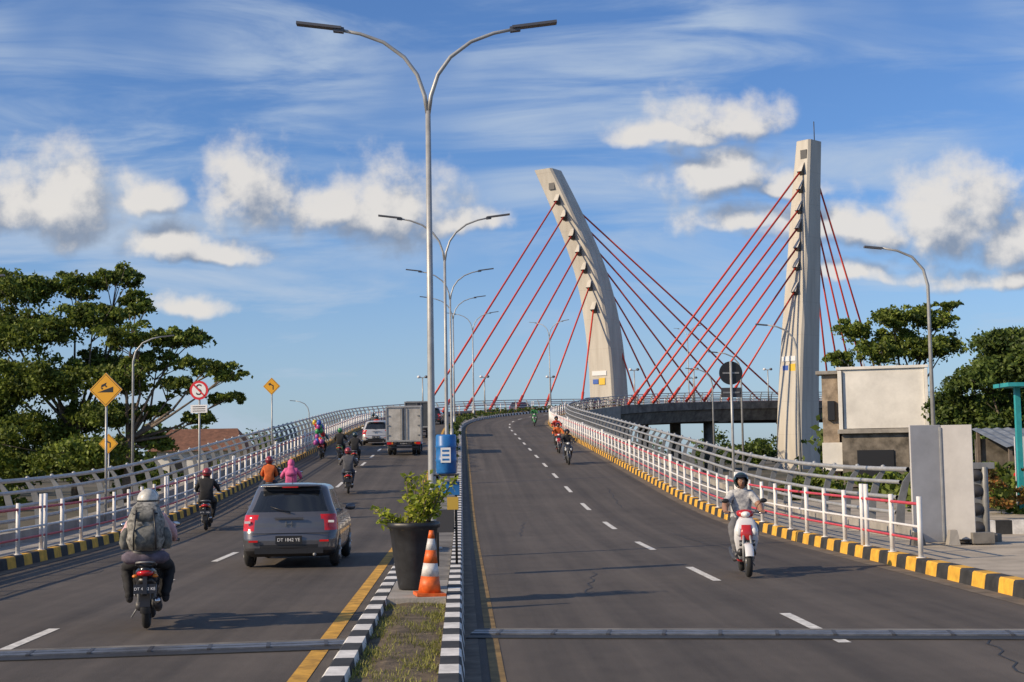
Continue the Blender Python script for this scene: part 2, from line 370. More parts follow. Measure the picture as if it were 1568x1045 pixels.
# ------------------------------------------------------------------ lamps
lamp_m=M('lamp_housing',(.12,.12,.13),.4,metal=.4)
def dlamp(s):
    b=B(); q=P(s,0,.17); T=Matrix.Translation(q)@Matrix.Rotation(-theta(s),4,'Z')
    b.cyl((0,0,0),(0,0,.04),.18,galv,12); b.tube([(0,0,0),(0,0,1.2),(0,0,4),(0,0,8.45)],[.085,.075,.065,.05],galv,12)
    b.cyl((0,0,.04),(0,0,1.0),.095,galv,12)
    for sg in (-1,1):
        b.tube([(0,0,8.35),(sg*.06,0,8.75),(sg*.2,0,9.17),(sg*.45,0,9.52),(sg*.85,0,9.82),(sg*1.3,0,9.99),(sg*1.8,0,10.09)],[.045,.043,.04,.038,.035,.033,.03],galv,10)
        rot=Matrix.Rotation(-sg*R(7),3,'Y')
        b.box((sg*2.1,0,10.15),(.88,.2,.05),lamp_m,rot); b.box((sg*1.72,0,10.07),(.2,.12,.1),lamp_m,rot)
    b.done('street_lamp',T)
for k in range(1,9): dlamp(27.5*k)
def slamp(X,Y,z0,h,dirn,name='street_lamp'):
    b=B(); b.cyl((0,0,0),(0,0,.05),.16,galv,10); b.tube([(0,0,0),(0,0,h-1.2),(dirn*.12,0,h-.7),(dirn*.45,0,h-.3),(dirn*.9,0,h-.1),(dirn*1.4,0,h)],[.075,.05,.045,.04,.035,.03],galv,10)
    b.box((dirn*1.65,0,h+.01),(.55,.16,.06),lamp_m,Matrix.Rotation(-dirn*R(6),3,'Y'))
    b.done(name,Matrix.Translation((X,Y,z0)))
slamp(12.9,44,-.15,8.3,-1); slamp(13.6,68,-.15,8.1,-1); slamp(13.8,86,-.15,8.1,-1); slamp(14.6,104,-.15,8.2,-1)
slamp(-17.9,68,-.15,8.0,1); slamp(-20.4,145,-.15,8.0,-1); slamp(-18.2,46,-.15,8.1,1)
for s,o in ((152,-9.3),(166,-9.3),(178,-9.3),(168,9.3),(183,9.3),(198,9.3),(200,-9.3)):
    b=B(); q=P(s,o,.4); b.tube([(0,0,0),(0,0,3.9)],[.09,.06],galv,8); b.box((0,0,3.9),(.9,.12,.08),galv); b.ell((.4,0,3.98),(.2,.2,.16),lamp_m,8,6); b.ell((-.4,0,3.98),(.2,.2,.16),whitep,8,6); b.done('bridge_lamp',Matrix.Translation(q))
# ------------------------------------------------------------------ signs
sign_y=M('sign_yellow',(.72,.36,.02),.4); sign_w=M('sign_white',(.75,.75,.75),.4); sign_r=M('sign_red',(.6,.02,.03),.4)
def face(b,pts,y,mat): b.add([(p[0],y,p[1]) for p in pts],[tuple(range(len(pts)))],mat)
def diamond(X,Y,z0,h,a,kind):
    b=B(); b.cyl((0,.04,0),(0,.04,h),.035,galv,8)
    for q,y,mt in ((a,0,dark),(a*.985,-.012,sign_y),(a*.90,-.014,black),(a*.86,-.016,sign_y)):
        if y==0: b.add([(-q,0,h),(0,0,h-q),(q,0,h),(0,0,h+q),(-q,.02,h),(0,.02,h-q),(q,.02,h),(0,.02,h+q)],[(0,1,2,3),(7,6,5,4),(0,4,5,1),(1,5,6,2),(2,6,7,3),(3,7,4,0)],galv)
        else: face(b,[(-q,h),(0,h-q),(q,h),(0,h+q)],y,mt)
    if kind=='hill':
        face(b,[(-a*.5,h-a*.15),(a*.45,h-a*.15),(a*.45,h+a*.18)],-.018,black)
        face(b,[(-a*.3,h+.12*a),(-a*.0,h+.25*a),(a*.05,h+.42*a),(-a*.25,h+.29*a)],-.018,black); 
        b.disc((-a*.22,-.02,h+.08*a),.05*a,(0,1,0),black,.004); b.disc((a*.02,-.02,h+.2*a),.05*a,(0,1,0),black,.004)
    else:
        face(b,[(a*.12,h-.4*a),(a*.25,h-.4*a),(a*.25,h+.1*a),(a*.12,h+.02*a)],-.018,black)
        face(b,[(a*.12,h+.02*a),(a*.25,h+.1*a),(-a*.12,h+.30*a),(-a*.2,h+.18*a)],-.0182,black)
        face(b,[(-a*.08,h+.42*a),(-a*.42,h+.28*a),(-a*.2,h+.04*a)],-.0184,black)
    b.done('traffic_sign',Matrix.Translation((X,Y,z0))@Matrix.Rotation(R(-6),4,'Z'))
diamond(-11.0,39,.1,3.78,.47,'hill'); diamond(-16.8,60,-.15,2.85,.42,'curve'); diamond(-11.5,69,1.7,3.75,.42,'curve')
b=B(); b.cyl((0,.04,0),(0,.04,3.95),.035,galv,8); h=3.8
b.disc((0,0,h),.31,(0,1,0),sign_r,.02); b.disc((0,-.012,h),.235,(0,1,0),sign_w,.006)
textmesh(b,'S',.5,Matrix.Translation((0,-.018,h))@TXT_BACK,black)
b.box((0,-.02,h),(.5,.004,.05),sign_r,Matrix.Rotation(R(45),3,'Y')); b.box((0,0,h-.6),(.56,.02,.26),sign_w)
for i in range(3): b.box((0,-.013,h-.53-.07*i),(.42,.004,.025),dark)
b.done('traffic_sign',Matrix.Translation((-10.1,46.5,.4))@Matrix.Rotation(R(-8),4,'Z'))
b=B(); b.cyl((0,-.04,0),(0,-.04,4.2),.04,galv,8); b.disc((0,0,3.85),.36,(0,1,0),black,.02); b.box((0,0,3.25),(.62,.02,.3),dark); b.box((0,-.02,3.85),(.5,.02,.05),steel); b.box((0,-.02,3.25),(.5,.02,.05),steel)
b.done('traffic_sign',Matrix.Translation((6.75,44,.5)))
# ------------------------------------------------------------------ pot / cone / bin
leafB=leaf_mat('leaf_bright',(.15,.22,.02),(.50,.52,.07),.4); leafT=leaf_mat('leaf_tree',(.05,.085,.014),(.22,.27,.045),.35); leafD=leaf_mat('leaf_dark',(.035,.065,.014),(.14,.19,.035),.3)
grassm=leaf_mat('grass_blade',(.10,.12,.02),(.36,.34,.10))
potm=M('pot_black',(.022,.023,.026),.45,var=.3,vscale=8)
b=B(); nr=28
rg=[]
for z,r in ((0,.19),(.03,.20),(.3,.245),(.6,.285),(.78,.305),(.80,.335),(.86,.34),(.87,.325),(.80,.30)):
    rg.append([(r*(1+.025*(math.cos(8*q)))*math.cos(q),r*(1+.025*math.cos(8*q))*math.sin(q),z) for q in [2*math.pi*j/nr for j in range(nr)]])
b.rings(rg,potm,True,True); b.disc((0,0,.79),.3,(0,0,1),soil,.03)
b.done('plant_pot',Matrix.Translation((-1.30,18.9,.2)))
def leaf(vs,fs,p,d,L,w,n=None):
    d=Vector(d).normalized(); a=d.cross(Vector((random.gauss(0,1),random.gauss(0,1),random.gauss(0,1)))).normalized()
    o=len(vs); p=Vector(p); vs+= [p,p+d*L*.45+a*w,p+d*L+Vector((0,0,-.15*L)),p+d*L*.45-a*w]; fs.append((o,o+1,o+2,o+3))
b=B(); vs=[];fs=[]
for st in range(22):
    an=random.uniform(0,6.28); ln=random.uniform(.3,.70); lean=random.uniform(.05,.42)
    base=Vector((random.uniform(-.12,.16),random.uniform(-.12,.12),.78)); tip=base+Vector((math.cos(an)*lean*ln+.18,math.sin(an)*lean*ln,ln))
    if st<4: tip=base+Vector((-.34-.06*st,.05*st,.10+.05*st))
    b.cyl(base,tip,.008,bark,5)
    for k in range(46):
        t=random.uniform(.25,1.05); p=base.lerp(tip,t)+Vector((random.gauss(0,.03),random.gauss(0,.03),random.gauss(0,.03))); leaf(vs,fs,p,(random.gauss(0,1),random.gauss(0,1),random.gauss(.4,.7)),random.uniform(.05,.12),random.uniform(.016,.03))
b.add(vs,fs,leafB); b.done('potted_shrub',Matrix.Translation((-1.30,18.9,.2)))
b=B(); co=M('cone_orange',(.70,.13,.02),.5,var=.25,vscale=10); cw=M('cone_white',(.62,.60,.58),.5,var=.2,vscale=10)
b.box((0,0,.02),(.36,.36,.04),co); zs=[.04,.24,.40,.56,.70,.80]; ms=[co,cw,co,cw,co]
for i in range(5):
    r0=.15-.12*zs[i]/.8; r1=.15-.12*zs[i+1]/.8; b.tube([(0,0,zs[i]),(0,0,zs[i+1])],[r0,r1],ms[i],20)
b.done('traffic_cone',Matrix.Translation((-1.05,18.0,.2))@Matrix.Rotation(R(12),4,'Z')@Matrix.Rotation(R(2.5),4,'Y'))
b=B(); blu=M('blue_drum',(.02,.15,.42),.4,var=.25,vscale=6)
rg=[]
for z,r in ((0,.15),(.03,.165),(.2,.165),(.22,.175),(.24,.165),(.42,.165),(.44,.175),(.46,.165),(.60,.165),(.63,.15)): rg.append([(r*math.cos(q),r*math.sin(q),z+1.47) for q in [2*math.pi*j/22 for j in range(22)]])
b.rings(rg,blu); b.box((0,-.165,1.77),(.16,.012,.24),sign_w)
for i in range(3): b.box((0,-.173,1.70+.07*i),(.11,.004,.03),blu)
for sx in (-.15,.15): b.cyl((sx,0,0),(sx,0,1.46),.02,black,8)
b.box((0,0,1.45),(.4,.3,.03),black); b.box((.04,-.02,1.24),(.34,.03,.22),blu); b.box((.1,-.04,1.0),(.18,.12,.2),M('bin_yellow',(.5,.33,.05),.5)); b.box((0,0,.6),(.34,.04,.04),black); b.box((-.02,0,.72),(.26,.22,.36),dark)
b.done('litter_bin',Matrix.Translation((-1.06,23.2,.17)))
vs=[];fs=[]
for i in range(12000):
    s=random.uniform(6,17.6); o=random.uniform(-.35,.35)
    if math.sin(s*5+o*9)+math.sin(s*2.3-o*14)+random.gauss(0,.5)<-.4: continue
    p=P(s,o,.13); h=random.uniform(.015,.07); a=random.uniform(0,6.28); w=.006
    d=Vector((random.gauss(0,.5),random.gauss(0,.5),1)).normalized()*h; k=len(vs)
    vs+= [p+Vector((w*math.cos(a),w*math.sin(a),0)),p-Vector((w*math.cos(a),w*math.sin(a),0)),p+d]; fs.append((k,k+1,k+2))
g=B(); g.add(vs,fs,grassm); g.done('median_grass')
# ------------------------------------------------------------------ foliage
def leafcloud(pts,size,up=.35):
    n=len(pts); d=rng.normal(size=(n,3)); d/=np.linalg.norm(d,axis=1)[:,None]
    e=rng.normal(size=(n,3)); e[:,2]*=up; a=np.cross(d,e); a/=np.linalg.norm(a,axis=1)[:,None]+1e-9
    d=np.cross(a,np.cross(d,a)); sz=size*rng.uniform(.6,1.3,size=(n,1))
    v=np.stack([pts-d*sz,pts+a*sz*.55,pts+d*sz,pts-a*sz*.55],1).reshape(-1,3)
    f=np.arange(4*n).reshape(-1,4); return v,f
def mesh_np(name,v,f,mat):
    me=bpy.data.meshes.new(name); me.vertices.add(len(v)); me.vertices.foreach_set('co',v.astype(np.float32).ravel())
    me.loops.add(f.size); me.loops.foreach_set('vertex_index',f.astype(np.int32).ravel()); me.polygons.add(len(f))
    me.polygons.foreach_set('loop_start',(np.arange(len(f))*4).astype(np.int32)); me.update(calc_edges=True); me.materials.append(mat)
    o=bpy.data.objects.new(name,me); scene.collection.objects.link(o); return o
def clump_points(c,r,nsub,nper,flat=.42):
    out=[]
    for i in range(nsub):
        u=rng.normal(size=3); u/=np.linalg.norm(u); u[2]=u[2]*.85+.1; q=np.array(c)+np.array(r)*u*rng.uniform(.4,1.08)
        sr=min(r)*rng.uniform(.16,.42)
        k=int(nper*rng.uniform(.5,1.4)); p=rng.normal(size=(k,3))*np.array([sr,sr,sr*flat])*.85+q
        p[:,2]-=.18*((p[:,0]-q[0])**2+(p[:,1]-q[1])**2)/max(sr,.1)
        out.append(p)
    return np.concatenate(out)
def tree(name,base,fork,clumps,mat,dens=1.,size=.12,tr=.3):
    b=B(); base=Vector(base); fork=Vector(fork)
    b.tube([base,base.lerp(fork,.5)+Vector((.15,0,0)),fork],[tr,tr*.8,tr*.6],bark,10)
    P_=[]
    for (cx,cy,cz,rx,rz) in clumps:
        c=Vector((cx,cy,cz)); mid=fork.lerp(c,.5)+Vector((random.uniform(-.4,.4),random.uniform(-.4,.4),-.35))
        b.tube([fork,mid,c],[tr*.38,tr*.22,tr*.07],bark,6)
        for k in range(4):
            e=c+Vector((random.uniform(-1,1)*rx,random.uniform(-1,1)*rx,random.uniform(-.2,.8)*rz)); b.tube([mid.lerp(c,.6),e],[tr*.12,tr*.03],bark,5)
        ns=int(21*dens*rx*max(rz,.6)*1.2)+8
        P_.append(clump_points((cx,cy,cz),(rx,rx,rz),ns,85))
    tk=b.done('trunk'); P_=np.concatenate(P_); v,f=leafcloud(P_,size); lf=mesh_np('foliage',v,f,mat)
    e=bpy.data.objects.new(name,None); scene.collection.objects.link(e); tk.parent=e; lf.parent=e
def cl(lst,y,jy=1.5): return [(a,y+random.uniform(-jy,jy),c,r,q) for a,c,r,q in lst]
tree('shade_tree',(-23.6,78,-.2),(-23.6,78,3.6),cl([(-26.6,11.4,1.7,1.0),(-24.0,11.7,1.8,.8),(-21.8,12.2,1.3,.7),(-20.8,10.9,.9,.5),(-25.7,9.0,2.3,1.2),(-22.5,9.8,2.1,.9),(-27.4,6.4,2.0,1.3),(-24.3,6.4,2.2,1.2),(-26,3.8,2.3,1.1),(-28.8,9.4,1.9,1.7),(-29,5,2.1,1.9),(-22.2,7.4,1.9,.9),(-22.8,4.4,1.8,1.0),(-24.5,2.2,2.2,1.1),(-28,2.0,2.4,1.4),(-29,12,1.5,.9),(-21.5,2.0,1.8,1.2)],78),leafT)
tree('shade_tree',(-20.2,75,-.2),(-20.0,75,3.0),cl([(-19.6,10.0,.7,.4),(-19.5,8.5,2.0,.7),(-17.3,8.3,1.6,.6),(-15.8,6.9,1.6,.5),(-17.6,5.8,1.6,.55),(-15.0,5.2,1.1,.35),(-20.5,6.3,1.8,.9),(-21,4.4,1.7,.8),(-16.4,4.2,1.2,.35),(-18.6,7.2,1.6,.6),(-14.6,6.3,1.0,.35),(-21.6,2.4,1.8,1.1),(-18.6,3.0,1.1,.5),(-19.2,4.6,1.2,.45)],75),leafT)
tree('broadleaf_tree',(26.3,96,-.2),(26.3,96,5.5),cl([(23.1,10.0,1.2,.8),(25.3,10.7,1.6,.8),(28.2,10.7,1.4,.9),(29.3,11.5,.7,.35),(24.4,8.5,1.8,.9),(27.4,8.6,1.8,1.0),(22.3,8.1,1.1,.6),(26.2,9.6,1.4,.8),(29,8.8,1.2,.8),(26,6.4,2.0,1.1),(23.2,6.6,1.4,.8)],96),leafT)
tree('broadleaf_tree',(24.2,70,-.2),(24.2,70,1.8),cl([(24.9,7.0,1.7,1.1),(23.1,5.4,1.7,1.0),(22.0,4.1,1.3,1.0),(24.6,3.6,2,1.3),(26.3,6.2,2,1.7),(23.8,2.0,2,1.0),(27,3,2,1.6),(21.8,2.2,1.2,.9)],70),leafD,1.2)
tree('broadleaf_tree',(30.5,82,-.2),(30.5,82,3),cl([(30,7.4,1.8,1.4),(31.5,6,2,1.6),(28.4,5.6,1.8,1.4),(30,3.5,2.4,1.6),(27,3.6,1.8,1.2)],82),leafD,1.2)
def mass(name,regs,mat,size=.35):
    P_=[]
    for (x0,y0,x1,y1,h,n) in regs:
        for i in range(n):
            t=rng.uniform(); hh=h*rng.uniform(.5,1.1); P_.append(clump_points((x0+(x1-x0)*t+rng.normal()*2,y0+(y1-y0)*t+rng.normal()*4,hh*.5-.2),(hh*.7,hh*.7,hh*.55),14,40))
    P_=np.concatenate(P_); v,f=leafcloud(P_,size); return mesh_np(name,v,f,mat)
mass('distant_trees',[(-70,150,-25,190,6,26),(-45,95,-27,110,4.5,14),(60,230,180,220,9,40),(26,105,60,140,6,20),(-60,300,20,330,8,24),(20,260,120,260,6,30)],leafD)
mass('roadside_bushes',[(-34,60,-22,62,2.4,22),(-20,88,-15,112,2.8,16),(-40,50,-26,52,2.2,16),(15,62,19,66,1.6,8),(15.5,52,24,50,1.6,10)],leafT,.16)
P_=[]
for s in np.arange(62,180,1.1):
    q=P(s,0,.5); P_.append(clump_points((q.x,q.y,q.z),(.3,.3,.35),3,30))
P_=np.concatenate(P_); v,f=leafcloud(P_,.1); mesh_np('median_shrubs',v,f,leafD)
redleaf=leaf_mat('leaf_red',(.10,.12,.02),(.26,.10,.03))
P_=np.concatenate([clump_points((14.6+rng.uniform(-.8,2.6),43+rng.uniform(-2,2),rng.uniform(.2,1.3)),(.45,.45,.4),5,60) for i in range(12)]); v,f=leafcloud(P_,.07); mesh_np('red_leaf_shrub',v,f,redleaf)
# ------------------------------------------------------------------ building right
bw=M('whitewash',(.70,.68,.63),.9,var=.13,vscale=.8,bump=.2,detail=9); bd=M('stained_wall',(.17,.15,.125),.95,var=.6,vscale=1.2,bump=.4); brick=M('raw_plaster',(.34,.27,.20),.95,var=.45,vscale=1.5)
b=B()
b.box((20.7,82.5,3.2),(4.6,5,6.6),bd); b.box((20.75,79.93,4.8),(4.4,.12,3.3),bw)
b.box((20.7,79.9,6.53),(5.0,.3,.16),bw); b.box((18.4,79.85,4.75),(.22,.3,3.3),bw); b.box((23.05,79.85,4.75),(.18,.3,3.3),bw); b.box((20.7,79.86,3.0),(5.0,.34,.24),conc)
b.box((17.8,82.6,3.1),(.9,4.2,6.4),brick); b.box((17.7,81,6.35),(1.3,1.6,.2),conc); b.box((17.85,80.4,4.2),(.4,.3,1.1),black); b.box((17.9,80.35,1.6),(1.2,.3,1.6),bw)
b.box((20.2,79.95,1.0),(2.0,.06,1.9),black); b.box((22.4,79.95,1.7),(.8,.06,.9),black)
for i in range(5): b.cyl((18.8+i*.9,82,6.4),(18.8+i*.9,82,6.9),.03,steel,5)
c0=Matrix.Translation((20.7,80,0)); b.done('concrete_building',c0@Matrix.Rotation(R(-16),4,'Z')@c0.inverted(),bevel=.02)
zinc=M('zinc_roof',(.26,.28,.29),.5,metal=.4,var=.35,vscale=2); turq=M('turquoise_paint',(.03,.30,.32),.5,var=.15)
b=B()
n=26
for i in range(n):
    x0=18.2+5.4*i/n; x1=18.2+5.4*(i+1)/n; zo=.05 if i%2 else 0
    b.add([(x0,53,1.95+zo),(x1,53,1.95+.05-zo),(x1,57,2.7+.05-zo),(x0,57,2.7+zo)],[(0,1,2,3)],zinc)
for X in (18.4,20.8,23.4): b.box((X,53.2,.9),(.12,.12,2.0),bark); b.box((X,56.8,1.3),(.12,.12,2.8),bark)
b.box((20.9,56.9,1.1),(5.2,.1,2.4),bd); b.box((20.9,54.5,.4),(4.6,.7,.9),brick); 
for i in range(8): b.ell((19.0+.5*i,54.3,1.0),(.16,.16,.2),[sign_r,sign_y,whitep,turq][i%4],10,8)
b.done('kiosk')
b=B(); b.box((0,0,1.95),(.16,.16,4.1),turq); b.box((.3,0,4.0),(1.6,1.4,.12),turq); b.box((2,0,1.95),(.16,.16,4.1),turq); b.box((1,0.4,1.2),(2,.1,2.4),whitep); b.done('turquoise_shelter',Matrix.Translation((15.85,45,-.12)))
b=B()
for i in range(18): b.box((10.9+.4*i,34.6,.03),(.4,.22,.34),white_p if i%2 else black_p)
b.done('island_kerb')
b=B(); rt=M('roof_tile2',(.17,.08,.05),.9,var=.3,vscale=3); b.box((3,0,1.4),(5.6,5,3.0),bw)
b.add([(-.4,-3,2.8),(6.4,-3,2.8),(5.4,0,4.4),(.6,0,4.4),(-.4,3,2.8),(6.4,3,2.8)],[(0,1,2,3),(5,4,3,2),(0,3,4),(1,5,2)],rt)
for i in range(2): b.box((1.6+2.4*i,-2.53,1.6),(1.0,.1,1.3),black)
b.done('house',Matrix.Translation((-25.2,104,-.15)))
pan=M('panel_board',(.46,.45,.44),.6,var=.12,vscale=1.5)
b=B()
b.box((-.32,0,1.12),(.62,.05,2.15),pan,Matrix.Rotation(R(14),3,'Z')); b.box((.26,-.02,1.14),(.55,.05,2.1),pan,Matrix.Rotation(R(-22),3,'Z'))
b.box((-.02,.05,1.1),(.04,.04,2.1),galv); b.box((-.55,-.1,.0+.12),(.25,.25,.24),conc_d,taper=.6); b.box((0.05,-.25,.14),(.22,.22,.28),conc,taper=.6); b.box((.62,-.1,.12),(.4,.3,.2),conc_d)
b.box((.5,.25,.1),(.9,.5,.14),bd)
b.done('hoarding_panel',Matrix.Translation((7.95,26.6,.165)),bevel=.006)
b=B()
for i,(z,r) in enumerate(((.25,.19),(.6,.19),(.95,.19),(1.25,.17))): b.ell((-.05,-.02,z),(r,.16,.13),dark,14,8)
b.box((0,.05,.7),(.34,.22,1.4),steel); b.box((0,0,.05),(.7,.5,.18),conc_d); b.box((.06,0,1.42),(.5,.26,.12),steel); b.cyl((.12,-.1,.1),(.12,-.1,1.4),.06,steel,10)
b.done('railing_end_post',Matrix.Translation((8.85,27.5,.165)),bevel=.01)
# ------------------------------------------------------------------ people
def skin_mesh(verts,edges,radii,sub=1):
    me=bpy.data.meshes.new('sk'); me.from_pydata(verts,edges,[]); o=bpy.data.objects.new('sk',me); scene.collection.objects.link(o)
    md=o.modifiers.new('s','SKIN'); md.use_smooth_shade=True
    sv=me.skin_vertices[0].data
    for i,r in enumerate(radii): sv[i].radius=(r,r) if not hasattr(r,'__len__') else r; sv[i].use_root=(i==0)
    ss=o.modifiers.new('u','SUBSURF'); ss.levels=sub; ss.render_levels=sub
    dg=bpy.context.evaluated_depsgraph_get(); m2=bpy.data.meshes.new_from_object(o.evaluated_get(dg))
    vs=[v.co.copy() for v in m2.vertices]; fs=[tuple(p.vertices) for p in m2.polygons]
    bpy.data.objects.remove(o); bpy.data.meshes.remove(m2); bpy.data.meshes.remove(me); return vs,fs
POSE={}
def pose(kind):
    if kind in POSE: return POSE[kind]
    V=[(0,.2,.90),(0,.2,1.08),(0,.25,1.27),(0,.29,1.41),(0,.31,1.50)]; E=[(0,1),(1,2),(2,3),(3,4)]; Rr=[(.17,.14),(.155,.125),(.18,.135),(.09,.08),(.055,.055)]; bt=['t','t','t','n']
    for sg in (-1,1):
        k=len(V)
        if kind=='bars': V+= [(sg*.175,.28,1.36),(sg*.30,.42,1.15),(sg*.30,.68,1.06),(sg*.30,.74,1.06)]
        else: V+= [(sg*.165,.28,1.36),(sg*.25,.38,1.1),(sg*.16,.58,1.02),(sg*.12,.64,1.02)]
        Rr+= [.085,.065,.042,.03]; E+= [(2,k),(k,k+1),(k+1,k+2),(k+2,k+3)]; bt+=['t','s','a','h']
        k=len(V)
        V+= [(sg*.1,.26,.86),(sg*.2,.60,.80),(sg*.15,.57,.42),(sg*.15,.62,.355),(sg*.15,.74,.345)] if kind=='bars' else [(sg*.12,.26,.86),(sg*.27,.56,.74),(sg*.22,.38,.40),(sg*.22,.42,.34),(sg*.22,.54,.33)]
        Rr+= [.11,.085,.055,.045,.035]; E+= [(0,k),(k,k+1),(k+1,k+2),(k+2,k+3),(k+3,k+4)]; bt+=['l','l','l','f','f']
    vs,fs=skin_mesh(V,E,Rr,2)
    for i,v in enumerate(vs):
        w=.006*math.sin(v.z*48+v.x*20+v.y*12)+.004*math.sin(v.z*90-v.x*50); v.x+=w*.6; v.y+=w
    lab=[]
    for f in fs:
        c=sum((vs[i] for i in f),Vector())/len(f); best=1e9;bl='t'
        for (a,e),t in zip(E,bt):
            A=Vector(V[a]);D=Vector(V[e])-A; u=max(0,min(1,(c-A).dot(D)/D.length_squared)); d=(c-A-D*u).length
            rr=Rr[a][0] if hasattr(Rr[a],'__len__') else Rr[a]; re=Rr[e][0] if hasattr(Rr[e],'__len__') else Rr[e]
            d-= (rr*(1-u)+re*u)*.9
            if d<best: best=d;bl=t if t!='s' else ('t' if u<.75 else 'a')
        lab.append(bl)
    POSE[kind]=(vs,fs,lab); return POSE[kind]
def person(name,T,shirt,pants,helmet,kind='bars',dy=0.,fingers=False,sleeve=None,backpack=None,hijab=None,hscale=1.):
    b=B(); off=Matrix.Translation((0,dy,0 if kind=='bars' else .0)); b.T=off
    vs,fs,lab=pose(kind); mp={'t':shirt,'n':skin_m,'a':sleeve or shirt,'h':skin_m,'l':pants,'f':dark}
    b.add(vs,fs,[mp[l] for l in lab],True)
    b.T=off@Matrix.Translation((0,0,-.04))
    hc=(0,.33,1.60)
    b.ell(hc,(.078,.095,.115),skin_m,18,14); b.ell((0,.43,1.585),(.014,.02,.022),skin_m,8,6)
    for sg in (-1,1):
        b.ell((sg*.03,.414,1.615),(.013,.008,.007),whitep,8,5); b.ell((sg*.03,.420,1.615),(.006,.005,.006),black,6,4); b.ell((sg*.03,.415,1.635),(.018,.006,.004),black,6,4); b.ell((sg*.079,.33,1.60),(.01,.02,.03),skin_m,6,5)
    b.ell((0,.416,1.55),(.025,.008,.006),M('lips',(.25,.07,.06),.5),8,4)
    if hijab:
        b.ell((0,.315,1.61),(.11,.125,.14),hijab,16,12,cond=lambda x,y,z: not(y>.72 and abs(x)<.6))
        b.eloft([(1.22,0,.24,.19,.16),(1.33,0,.26,.2,.15),(1.45,0,.29,.12,.11),(1.55,0,.31,.1,.1)],hijab,16,'z')
    if helmet:
        b.ell((0,.325,1.63),(.13*hscale,.15*hscale,.14*hscale),helmet,26,18,cond=lambda x,y,z: not(y>.55 and z<.38) and z>-.72)
        b.ell((0,.325,1.63),(.122*hscale,.14*hscale,.13*hscale),black,20,14,cond=lambda x,y,z: not(y>.5 and z<.36) and z>-.74)
        b.ell((0,.335,1.635),(.136*hscale,.156*hscale,.145*hscale),glassd,26,18,cond=lambda x,y,z: y>.35 and .30<z<.68)
        b.ell((0,.322,1.628),(.1335*hscale,.1535*hscale,.143*hscale),black,26,24,cond=lambda x,y,z: (-.76<z<-.62 or -.1<z<.02) and y<.3)
    b.T=off
    if kind=='bars':
        for sg in (-1,1):
            b.ell((sg*.30,.765,1.075),(.042,.045,.018),skin_m,10,6)
            if fingers:
                for k in range(4):
                    x=sg*(.270+.021*k); L=[.9,1,.95,.8][k]
                    b.tube([(x,.79,1.083),(x,.825*1,1.080),(x,.842,1.062),(x,.835,1.04),(x,.815,1.033)],[.0095,.0092,.0088,.008*L,.0072*L],skin_m,6,True)
                b.tube([(sg*.262,.75,1.07),(sg*.258,.775,1.045),(sg*.262,.80,1.032)],[.011,.01,.009],skin_m,6,True)
    if backpack:
        b.eloft([(.95,0,-.03,.14,.09),(1.0,0,-.05,.20,.14),(1.12,0,-.07,.235,.18),(1.2,0,-.07,.215,.17),(1.32,0,-.07,.23,.18),(1.42,0,-.06,.2,.16),(1.52,0,-.02,.16,.12),(1.57,0,0,.1,.07)],backpack,24,'z',3.0)
        pp=M('pack_pocket',(.07,.075,.07),.8,vscale=14,col2=(.24,.235,.21))
        b.eloft([(1.0,0,-.2,.12,.05),(1.1,0,-.24,.14,.07),(1.24,0,-.25,.14,.07),(1.29,0,-.21,.11,.05)],pp,14,'z',3.5)
        b.eloft([(1.33,0,-.2,.10,.04),(1.38,0,-.22,.12,.05),(1.45,0,-.2,.12,.05),(1.48,0,-.16,.1,.04)],pp,14,'z',3.5)
        for sg in (-1,1): b.eloft([(1.0,sg*.24,-.05,.05,.07),(1.08,sg*.26,-.05,.06,.09),(1.2,sg*.25,-.05,.05,.08),(1.26,sg*.23,-.05,.03,.05)],pp,10,'z')
        b.tube([(-.2,-.05,1.42),(-.12,-.22,1.44),(.12,-.22,1.44),(.2,-.05,1.42)],[.012]*4,black,6); b.tube([(-.13,-.28,1.0),(-.13,-.33,1.2),(-.1,-.24,1.48)],[.012]*3,black,6); b.tube([(.13,-.28,1.0),(.13,-.33,1.2),(.1,-.24,1.48)],[.012]*3,black,6)
        b.eloft([(.88,0,-.03,.1,.08),(.92,0,-.05,.19,.12),(1.0,0,-.05,.17,.12)],dark,14,'z',3)
        b.tube([(-.22,-.1,.9),(.22,-.1,.9)],[.08,.08],M('bedroll',(.12,.10,.13),.9,var=.4,vscale=10),14,True)
        for sg in (-1,1): b.tube([(sg*.12,.05,1.5),(sg*.13,.24,1.46),(sg*.14,.38,1.3),(sg*.15,.3,1.0)],[.02]*4,black,6)
    b.T=Matrix(); return b.done(name,T)
